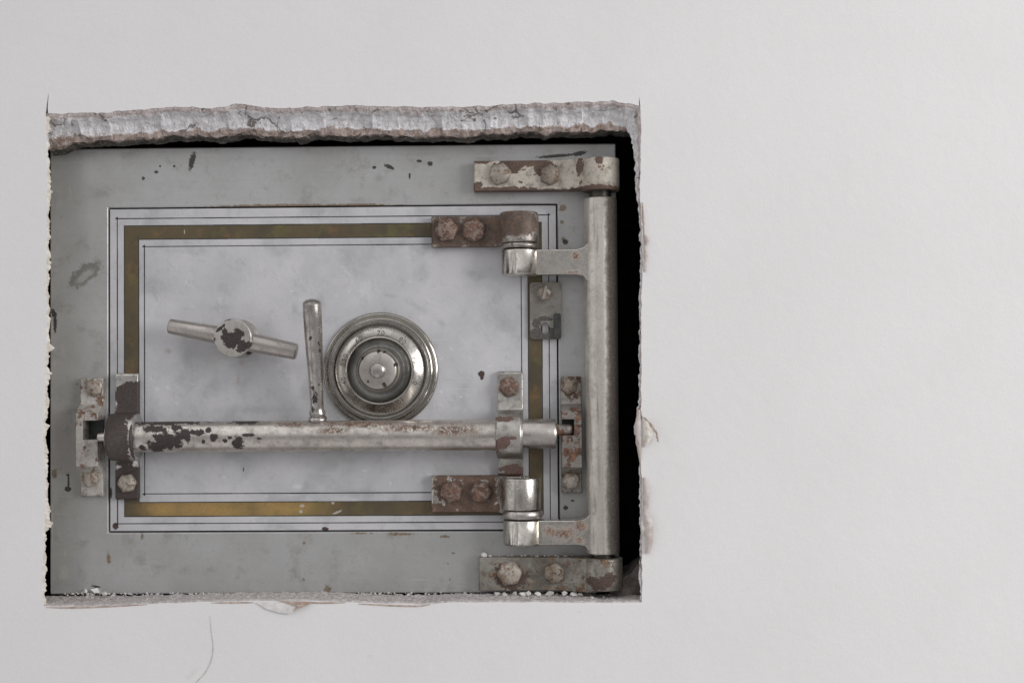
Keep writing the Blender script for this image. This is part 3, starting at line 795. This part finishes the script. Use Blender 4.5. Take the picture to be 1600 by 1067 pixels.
# ---- hinges bolted to the door
def door_hinge(xl, y0, y1, k0, k1, mat, washer):
    v1, v0 = av(725, y0, 14), av(725, y1, 14)
    c1, c0 = av(812, k0, 45), av(812, k1, 45)
    bm = BM()
    u0 = au(xl, (y0+y1)/2, 12)
    pts = [(u0, WD-.5), (u0, WD+13), (u0+2, WD+15), (KU-58, WD+15), (KU-46, WD+17), (KU-36, WD+24), (KU-30, WD+34), (KU-22, WD+44), (KU, WD+44), (KU, WD-.5)]
    prism(bm, pts, 'v', v0, v1)
    lathe(bm, (KU, c0, WF+KH), (0, 1, 0), [(28, 0), (30.5, 1.2), (31, 3), (31, c1-c0-3), (30.2, c1-c0-1), (28.5, c1-c0), (22, c1-c0), (20.5, c1-c0-1), (20.5, c1-c0-16), (0, c1-c0-16)], 72)
    o = make('door_hinge', bm, mat, safe, bevel=2.2)
    wv1, wv0 = av(812, washer[0], 45), av(812, washer[1], 45)
    t = wv1-wv0; rr = washer[2]
    bm = BM()
    lathe(bm, (KU+washer[3], wv0, WF+KH), (0, 1, 0), [(20, 0), (rr-2, 0), (rr-.6, t*.2), (rr, t*.5), (rr-.6, t*.8), (rr-2, t), (20, t)], 64)
    make('washer', bm, M['bar_end'] if washer[2] > 32 else M['hinge_rust'], o, ang=40)
    return o
dh = door_hinge(674, 338, 386, 331, 379.5, M['hinge_rust'], (380, 387.5, 30.6, .5))
dh['label'] = 'rust brown upper door hinge'
bolt(697.5, 359, 13, 40, M['bolt_pink'], dh, .1, 12, seed=5); bolt(740, 359.5, 13, 40, M['bolt_pink'], dh, .45, 12, seed=6)
dh = door_hinge(674, 743, 800, 746.5, 797.5, M['hinge_half'], (798.5, 810, 32.5, 2.5))
dh['label'] = 'lower door hinge with rusty plate and bright knuckle'
bolt(704.5, 769, 13, 38, M['bolt_pink'], dh, .3, 13, seed=7); bolt(750.5, 769, 13, 37, M['bolt_pink'], dh, .0, 13, seed=8)
bm = BM(); lathe(bm, (KU, av(812, 800, 45), WF+KH), (0, 1, 0), [(20.2, 0), (20.2, 36)], 32); make('hinge_pin', bm, M['pin'], dh, ang=40)

# ---- locking bar, its two brackets on the door and the keepers on the frame
BH = 37.0
BV = av(500, 681, BH)
BR = 24.6
bm = BM()
bu0, bu1 = au(153, 681, BH), au(775, 681, BH)
L = bu1-bu0
lathe(bm, (bu0, BV, WF+BH), (1, 0, 0), [(6, 0), (7, 1), (8, 16), (BR, 17), (BR, 46), (BR-.5, 60), (BR, 120), (BR, L)], 72)
bar = make('locking_bar', bm, M['bar'], safe, ang=40)
bm = BM()
e0, e1 = au(775, 680, BH)+1, au(868, 680, BH)
L = e1-e0
lathe(bm, (e0, BV+1.5, WF+BH), (1, 0, 0), [(20, 0), (BR-1.5, .5), (BR-.8, 2), (BR-.8, L-2), (BR-2, L), (17, L), (16, L+1.5), (7, L+2)], 72)
be = make('bar_end', bm, M['bar_end'], bar, ang=40)
bm = BM()
q0 = ah(866, 671.5, 30); q1 = ah(894, 671.5, 30)
lathe(bm, (q0[0], q0[1], WF+27), (1, 0, 0), [(8.5, 0), (9, 2), (9, q1[0]-q0[0]-3), (7.5, q1[0]-q0[0]), (0, q1[0]-q0[0]+.5)], 32)
make('bar_tip', bm, M['keeper'], bar, ang=40)
# lever
A = Vector((*ah(496.5, 657, BH), WF+BH)); Bp = Vector((*ah(487, 468, 92), WF+92))
ax = (Bp-A); L = ax.length; s = L/190
bm = BM()
lathe(bm, A, ax, [(13, -8), (13.5, 0), (14.5, 2), (14.8, 4), (13.5, 6.5), (11.5, 8), (12.5, 10), (13.2, 13), (12.2, 16), (10.5, 18), (10.4, 26), (11.2, 60), (12.6, 100), (14.0, 140), (14.5, 165), (14.5, L-6), (13.8, L-4.5), (10, L-1.5), (5, L), (0, L+.4)], 48)
make('lever', bm, M['lever'], bar, ang=40)

def saddle(xl, xr, yt, yb, cxl, cxr, mat, ring_w=64):
    """strap bracket over the bar"""
    v1, v0 = av((xl+xr)/2, yt, 8), av((xl+xr)/2, yb, 8)
    u0, u1 = au(xl, 620, 6), au(xr, 620, 6)
    R1 = 36.5
    bm = BM()
    up = arc(BV, WF+BH-6, R1, -18, 198, 22)
    pts = [(v1, WD-.5), (v1, WD+10), (v1-3, WD+12.5), (BV+R1+6, WD+12.5), (BV+R1+1.5, WD+15)] + up[1:-1] + [(BV-R1-1.5, WD+15), (BV-R1-6, WD+12.5), (v0+3, WD+12.5), (v0, WD+10), (v0, WD-.5)]
    prism(bm, pts, 'u', u0, u1)
    c0, c1 = au(cxl, 681, ring_w), au(cxr, 681, ring_w)
    lathe(bm, (c0, BV, WF+BH-5), (1, 0, 0), [(20, .6), (35, .6), (37.5, 2.4), (37.8, 4), (37.8, c1-c0-4), (37.2, c1-c0-2), (35, c1-c0), (20, c1-c0)], 72)
    return make('bar_bracket', bm, mat, safe, bevel=1.8)
br = saddle(181, 217, 583, 780, 163, 208, M['bracket_black'])
br['label'] = 'black enamelled bar bracket with chipped nickel edge'
bolt(197.5, 755, 11.5, 32, M['bolt_pale'], br, .1, 10, seed=9)
br = saddle(778, 817, 580, 742, 774, 816, M['bracket'], 58)
br['label'] = 'bare nickel bar bracket with rust patches'
bolt(795, 604, 11.5, 35, M['bolt_pink'], br, .3, 10, seed=10)

def keeper(xl, xr, yt, yb, bx, yb0, yb1, notch, side, mat):
    """socket plate: feet with bolts, raised C-shaped block open towards the bar"""
    u0, u1 = au(xl, 610, 6), au(xr, 610, 6)
    v1, v0 = av((xl+xr)/2, yt, 8), av((xl+xr)/2, yb, 8)
    m1, m0 = av(bx, yb0, 30), av(bx, yb1, 30)
    bm = BM()
    # upper leg, ramp into the block
    for (a, b, sgn) in ((v1, m1, 1), (v0, m0, -1)):
        pts = [(a, WF-1), (a, WF+11), (a-sgn*2, WF+13), (b+sgn*22, WF+13), (b+sgn*14, WF+16), (b+sgn*3, WF+34), (b-sgn*1.0, WF+37), (b-sgn*1.0, WF-1)]
        prism(bm, pts, 'u', u0, u1)
    # block
    n1, n0 = av(bx, notch[1], 36), av(bx, notch[2], 36)
    nu = au(notch[0], 672, 36)
    if side > 0:    # open to the right
        o = [(u0+.6, m0-2), (u1-.6, m0-2), (u1-.6, n0), (nu, n0), (nu, n1), (u1-.6, n1), (u1-.6, m1+2), (u0+.6, m1+2)]
    else:
        o = [(u0+.6, m0-2), (u1-.6, m0-2), (u1-.6, m1+2), (u0+.6, m1+2), (u0+.6, n1), (nu, n1), (nu, n0), (u0+.6, n0)]
    prism(bm, o, 'w', WF-.6, WF+38.5)
    k = make('keeper', bm, mat, safe, bevel=1.6)
    bm = BM()
    if side > 0: box(bm, nu+.5, u1-1.5, n0+.4, n1-.4, WF-.3, WF+8)
    else: box(bm, u0+1.5, nu-.5, n0+.4, n1-.4, WF-.3, WF+8)
    make('socket', bm, M['socket'], k, ang=0)
    return k
kp = keeper(127.5, 163, 590, 775, 140, 645, 727, (130, 657, 687), 1, M['keeper_pale'])
kp['label'] = 'pale keeper with rust stains'
bolt(146, 605, 12, 31, M['bolt_pale'], kp, .4, 9, seed=11); bolt(141, 747, 12, 32, M['bolt_pale'], kp, .15, 9, seed=12)
kp = keeper(876, 908, 588, 770, 892, 645, 728, (897, 655, 680), -1, M['keeper'])
kp['label'] = 'brown rusted keeper beside the hinge post'
bolt(889.5, 602, 12, 30, M['bolt_brown'], kp, .35, 9, seed=13); bolt(892.5, 750, 12, 31, M['bolt_pale'], kp, .1, 9, seed=14)

# ---- latch plate
bm = BM()
r4 = rrect(au(828, 487, 6), au(877, 487, 6), av(850, 530, 6), av(850, 441, 6), 5)
kh = [ah(852+7*math.sin(a)*(1 if math.cos(a) > -.6 else .9), 513-9*math.cos(a), 6) for a in [2*math.pi*i/16 for i in range(16)]]
plate_hole(bm, r4, kh, WD-.3, WD+7)
lp = make('latch_plate', bm, M['plate'], safe, bevel=1.0)
bm = BM()
box(bm, au(865, 510, 10), au(877, 510, 10)-.8, av(870, 529, 12), av(870, 490, 12), WD+3, WD+14)
make('latch_lug', bm, M['socket'], lp, bevel=1.5)
s = bolt(850, 458, 6, 25, M['bolt_pale'], lp, .2, 9, 'screw', hexa=True, seed=15)
su, sv = ah(851, 457, 14)
bm = BM()
c, sn = math.cos(math.radians(76)), math.sin(math.radians(76))
pts = [(su+a*c*11-b*sn*2.0, sv+a*sn*11+b*c*2.0) for a, b in ((-1, -1), (1, -1), (1, 1), (-1, 1))]
prism(bm, pts, 'w', WF+12, WF+17.5)
make('screw_ridge', bm, M['bar_end'], s, bevel=.6)

# ---- turning handle
hc = ah(363.5, 528, 57)
bm = BM()
lathe(bm, (hc[0], hc[1], WD), (0, 0, 1), [(31, -.5), (31, 2), (29, 5), (26.5, 8), (25.5, 14), (25.5, 40), (28, 46), (30.3, 49), (30.8, 51), (30.8, 54.5), (30, 56.8), (28.4, 58), (20, 58.7), (8, 59), (0, 59.1)], 72)
th = make('turning_handle', bm, M['hub'], safe, ang=32)
bm = BM()
for (px, py, r0, r1, hh, d) in ((264.5, 509.5, 14.2, 12.2, 34, 1), (463.5, 549.5, 15.2, 13.2, 34, -1)):
    e = Vector((*ah(px, py, hh), WF+hh)); o = Vector((hc[0], hc[1]-(1.5 if d < 0 else 0), WF+hh))
    L = (e-o).length
    lathe(bm, o, e-o, [(r0, 5), (r0, 30), (r1, L-2), (r1-.9, L-.3), (r1-2.2, L+.3), (r1*.5, L+.8), (0, L+.9)], 40)
make('crossbar', bm, M['handle'], th, ang=40)

# ---- combination dial
dc = ah(595, 578.5, 0)
bm = BM()
lathe(bm, (*dc, WD), (0, 0, 1), [(94, -.5), (94.2, 2.5), (93, 5), (91, 6), (90.2, 5.4), (89.6, 8.5), (88.4, 9.6), (87, 8.8), (84.5, 7.6), (82.6, 9), (81.4, 14.5), (80.2, 17.4), (78.3, 18.9), (76.2, 18.8), (74.8, 17.4), (74.0, 14), (74.0, 2), (70, 1.5)], 128, (False, True))
dial = make('combination_dial', bm, M['dial'], safe, ang=40)
bm = BM()
lathe(bm, (*dc, WD), (0, 0, 1), [(72.2, 1), (72.2, 11.5), (71.8, 12.8), (70.8, 13.4), (55.5, 20.2), (54.4, 22.2), (53.0, 22.6), (52, 21.4)], 128, (False, False))
ring = make('dial_ring', bm, M['dial_face'], dial, ang=40)
bm = BM()
lathe(bm, (*dc, WD), (0, 0, 1), [(52.2, 21), (50.6, 18), (48, 14.5), (44, 12), (40, 12), (38, 13), (36.5, 14)], 96, (False, False))
make('dial_recess', bm, M['dial_dark'], dial, ang=60)
bm = BM()
lathe(bm, (*dc, WD), (0, 0, 1), [(39, 7), (39, 12), (37.5, 20), (35.5, 28), (35.3, 33), (34.6, 36), (33.4, 37.5), (32.2, 37), (31.4, 34.5), (30.6, 34.5), (30.4, 43.5), (29.6, 45.4), (28, 46.3), (15, 46.8), (0, 46.8)], 96)
knob = make('dial_knob', bm, M['knob'], dial, ang=28)
bm = BM()
lathe(bm, (*dc, WD), (0, 0, 1), [(14.2, 46), (14.2, 46.9), (12.8, 47.2), (12.6, 49.5), (11.4, 51.6), (8, 53.4), (4, 54.2), (0, 54.4)], 64)
make('dial_button', bm, M['bar_end'], knob, ang=40)

# graduations and numerals engraved on the sloping ring
slope = math.atan2(20.2-13.4, 70.8-55.5)
def ringpt(r): return WD+13.4+(70.8-r)*math.tan(slope)
bm = BM()
def tick(deg, r0, r1, w, bm):
    a = math.radians(90-deg); er = Vector((math.cos(a), math.sin(a), 0)); et = Vector((-math.sin(a), math.cos(a), 0))
    vs = []
    for dz in (-.5, .14):
        for r, s in ((r0, -1), (r0, 1), (r1, 1), (r1, -1)):
            q = Vector((*dc, 0))+er*r+et*s*w*.5; q.z = ringpt(r)+dz
            vs.append(bm.verts.new(P(*q)))
    for f in ((4, 5, 6, 7), (0, 1, 5, 4), (1, 2, 6, 5), (2, 3, 7, 6), (3, 0, 4, 7)): bm.faces.new([vs[i] for i in f])
OFF = 2.0
for i in range(100):
    dg = OFF+(i-70)*3.6
    if i % 10 == 0: tick(dg, 65.2, 70.4, .95, bm)
    elif i % 5 == 0: tick(dg, 66.0, 70.4, .85, bm)
    else: tick(dg, 67.6, 70.4, .6, bm)
bmesh.ops.recalc_face_normals(bm, faces=bm.faces[:])
M['engrave'] = m_simple('dark_engraving', (.12, .107, .098), .5, .4, .3, .2, .1)
make('graduations', bm, M['engrave'], ring, ang=0)
bmn = BM()
for k in range(10):
    cu = bpy.data.curves.new('numeral', 'FONT'); cu.body = str(k*10); cu.size = 12.6; cu.extrude = .28; cu.align_x = 'CENTER'; cu.space_character = 1.12
    cu.offset = -.012
    to = bpy.data.objects.new('numeral', cu); COL.objects.link(to)
    bpy.context.view_layer.update()
    me = bpy.data.meshes.new_from_object(to.evaluated_get(bpy.context.evaluated_depsgraph_get()))
    dg = OFF+(k*10-70)*3.6; a = math.radians(90-dg)
    er = Vector((math.cos(a), math.sin(a), 0)); et = Vector((math.sin(a), -math.cos(a), 0))
    yv = (er*math.cos(slope)+Vector((0, 0, -1))*math.sin(slope)); zv = et.cross(yv)
    r_ = 56.6
    o = Vector((*dc, 0))+er*r_; o.z = ringpt(r_)
    vmap = [bmn.verts.new(P(*(o+et*v.co.x*.95+yv*v.co.y*.95+zv*(v.co.z-.08)))) for v in me.vertices]
    for p in me.polygons:
        try: bmn.faces.new([vmap[i] for i in p.vertices])
        except ValueError: pass
    bpy.data.objects.remove(to); bpy.data.curves.remove(cu); bpy.data.meshes.remove(me)
make('numerals', bmn, M['engrave'], ring, ang=0)

# ---------------------------------------------------------------- plaster crumbs on the ledge
def crumb_bm(bm, u, v, w, r, seed, flat=.75):
    n0 = len(bm.verts)
    res = bmesh.ops.create_icosphere(bm, subdivisions=1, radius=1)
    for vt in res['verts']:
        c = vt.co.copy(); k = 1+.9*fb(c.x*1.3+seed, c.y*1.3, c.z*1.3+seed*2, 2)
        vt.co = P(u+c.x*r*k, v+c.z*r*k*flat, w-c.y*r*k)

def ledge_spot(px, py):
    """spot on the ledge seen at a measured height"""
    w = -max(4, min(82, (941-py)/15.0*88))
    u, _ = at(px, py, w)
    return u, at(px, 941, 0)[1]+1.5, w
big = [(151, 927, 6.5), (133, 926, 5), (164, 930, 4), (717, 868, 5), (776, 928, 5), (788, 930, 4.5), (805, 925, 6), (816, 927, 5.5), (826, 930, 5), (840, 928, 5.5), (859, 929, 6.5), (882, 927, 5), (896, 926, 6), (907, 927, 5)]
for i, (px, py, r) in enumerate(big):
    bm = BM()
    if py < 900:
        u = au(px+30, py, 14); continue_v = av(796, 870, 20)
        crumb_bm(bm, au(756, 866, 14), av(800, 870, 20)+r*.5, WF+14, r, i)
    else:
        u, v, w = ledge_spot(px, py)
        if px > 700: w = min(w, -40); w = max(w, -58)
        u = at(px, py, w)[0]
        crumb_bm(bm, u, v+r*.55, w, r, i*3.7)
    o = make('plaster_crumb', bm, M['crumb'], ang=20)
    # put the origin at the crumb itself
    c = sum((v.co for v in o.data.vertices), Vector())/len(o.data.vertices)
    o.data.transform(Matrix.Translation(-c)); o.location = c
    if py < 900: tagd(o, 'single white plaster crumb lying on top of the lower frame hinge bracket', 'crumb', 'white plaster crumbs fallen inside the opening')
    elif px < 200: tagd(o, ['largest flat white plaster crumb in the lower left corner of the ledge', 'white plaster crumb tucked furthest into the lower left corner of the ledge', 'small white plaster crumb nearest the ledge front in the lower left corner'][i], 'crumb', 'white plaster crumbs fallen inside the opening')
    else: tagd(o, 'white plaster crumb in the row below the lower frame hinge bracket', 'crumb', 'white plaster crumbs fallen inside the opening')

bm = BM()
rnd = random.Random(4)
for i in range(420):
    px = rnd.uniform(90, 960)
    if rnd.random() < .72: py = rnd.gauss(928.5, 1.2)
    else: py = rnd.uniform(928, 939)
    u, v, w = ledge_spot(px, py)
    r = rnd.choice((.7, .9, 1.1, 1.3, 1.6, 2.0)) if rnd.random() < .9 else rnd.uniform(2.0, 3.2)
    crumb_bm(bm, u, v+r*.4, w, r, i*1.37)
for i in range(34):
    px = rnd.uniform(760, 905); r = rnd.uniform(.9, 2.6)
    crumb_bm(bm, au(px, 872, 10), av(800, 870, 20)+r*.5, WF+rnd.uniform(4, 18), r, i*2.1)
deb = make('plaster_debris', bm, M['grit'], ang=20)
tagd(deb, 'fine plaster grit scattered along the bottom ledge', 'debris', kind='stuff')

# ---------------------------------------------------------------- light
W = bpy.data.worlds.new('World'); SC.world = W; W.use_nodes = True
nt = W.node_tree; nt.nodes.clear()
wo = nt.nodes.new('ShaderNodeOutputWorld'); bg = nt.nodes.new('ShaderNodeBackground')
tc = nt.nodes.new('ShaderNodeTexCoord'); sx = nt.nodes.new('ShaderNodeSeparateXYZ')
nt.links.new(tc.outputs['Generated'], sx.inputs[0])
mr = nt.nodes.new('ShaderNodeMapRange'); nt.links.new(sx.outputs['Z'], mr.inputs[0])
mr.inputs[1].default_value = -1; mr.inputs[2].default_value = 1; mr.inputs[3].default_value = 0; mr.inputs[4].default_value = 1
rp = nt.nodes.new('ShaderNodeValToRGB'); nt.links.new(mr.outputs[0], rp.inputs[0])
el = rp.color_ramp.elements
el[0].position = 0.0; el[0].color = (.50, .485, .49, 1)
el[1].position = 1.0; el[1].color = (.86, .855, .86, 1)
for p, c in ((.36, (.47, .46, .46)), (.47, (.47, .46, .46)), (.60, (.55, .545, .55)), (.75, (.80, .795, .80))):
    e = el.new(p); e.color = (*c, 1)
# bright left and dark right added to shape metal reflections; photographer's shade in front
def wmr(sock, a, b, lo, hi):
    q = nt.nodes.new('ShaderNodeMapRange'); q.interpolation_type = 'SMOOTHSTEP'; nt.links.new(sock, q.inputs[0])
    for i, v in enumerate((a, b, lo, hi)): q.inputs[i+1].default_value = v
    return q.outputs[0]
gn = nt.nodes.new('ShaderNodeVectorMath'); gn.operation = 'NORMALIZE'; nt.links.new(tc.outputs['Generated'], gn.inputs[0])
dt = nt.nodes.new('ShaderNodeVectorMath'); dt.operation = 'DOT_PRODUCT'; nt.links.new(gn.outputs[0], dt.inputs[0]); dt.inputs[1].default_value = Vector((-.12, -1, -.1)).normalized()
sx2 = nt.nodes.new('ShaderNodeSeparateXYZ'); nt.links.new(gn.outputs[0], sx2.inputs[0])
fa = wmr(sx2.outputs['X'], -.7, .75, 1.30, .62)
fb_ = wmr(dt.outputs['Value'], .93, .99, 1.0, .45)
# narrow dark band added on the left to streak the metal reflections
c1 = nt.nodes.new('ShaderNodeMath'); c1.operation = 'ADD'; nt.links.new(sx2.outputs['X'], c1.inputs[0]); c1.inputs[1].default_value = .54
c2 = nt.nodes.new('ShaderNodeMath'); c2.operation = 'ABSOLUTE'; nt.links.new(c1.outputs[0], c2.inputs[0])
c3 = nt.nodes.new('ShaderNodeMath'); c3.operation = 'MULTIPLY'; nt.links.new(wmr(c2.outputs[0], .05, .12, .30, 1.0), c3.inputs[0]); nt.links.new(fa, c3.inputs[1]); fa = c3.outputs[0]
mu = nt.nodes.new('ShaderNodeMath'); mu.operation = 'MULTIPLY'; nt.links.new(fa, mu.inputs[0]); nt.links.new(fb_, mu.inputs[1])
vs_ = nt.nodes.new('ShaderNodeVectorMath'); vs_.operation = 'SCALE'; nt.links.new(rp.outputs[0], vs_.inputs[0]); nt.links.new(mu.outputs[0], vs_.inputs['Scale'])
nt.links.new(vs_.outputs[0], bg.inputs[0]); bg.inputs[1].default_value = WORLD = 1.04
nt.links.new(bg.outputs[0], wo.inputs[0])

def area(name, loc, target, sx_, sy_, power, col):
    la = bpy.data.lights.new(name, 'AREA'); la.shape = 'RECTANGLE'; la.size = sx_; la.size_y = sy_; la.energy = power; la.color = col
    o = bpy.data.objects.new(name, la); COL.objects.link(o)
    o.location = loc; d = Vector(target)-Vector(loc)
    o.rotation_euler = d.to_track_quat('-Z', 'Y').to_euler()
    return o
# two panes of a window off to the right, slightly above
tgt = (-.1, 0, 0)
area('window_light', (2.15, -1.75, .55), tgt, .75, 1.3, 25, (1, .985, .98))
area('window_light', (2.55, -1.05, .55), tgt, .6, 1.3, 19, (1, .985, .98))

# ---------------------------------------------------------------- camera
cd = bpy.data.cameras.new('camera'); cam = bpy.data.objects.new('camera', cd); COL.objects.link(cam)
cd.sensor_width = 36; cd.lens = 36*D/1600; cd.clip_start = .01; cd.clip_end = 50
def V3(v): return Vector((v.x, -v.z, v.y))
r3, u3, b3 = V3(CR), V3(CU), -V3(_f)
m = Matrix(((r3.x, u3.x, b3.x, 0), (r3.y, u3.y, b3.y, 0), (r3.z, u3.z, b3.z, 0), (0, 0, 0, 1)))
m.translation = P(*CAM)
cam.matrix_world = m
SC.camera = cam
SC.view_settings.view_transform = 'Standard'; SC.view_settings.look = 'None'
SC.view_settings.exposure = 0; SC.view_settings.gamma = 1; SC.view_settings.use_curve_mapping = False
SC.render.resolution_x, SC.render.resolution_y = 1024, 682
SC.cycles.use_denoising = True
SC.cycles.max_bounces = 8
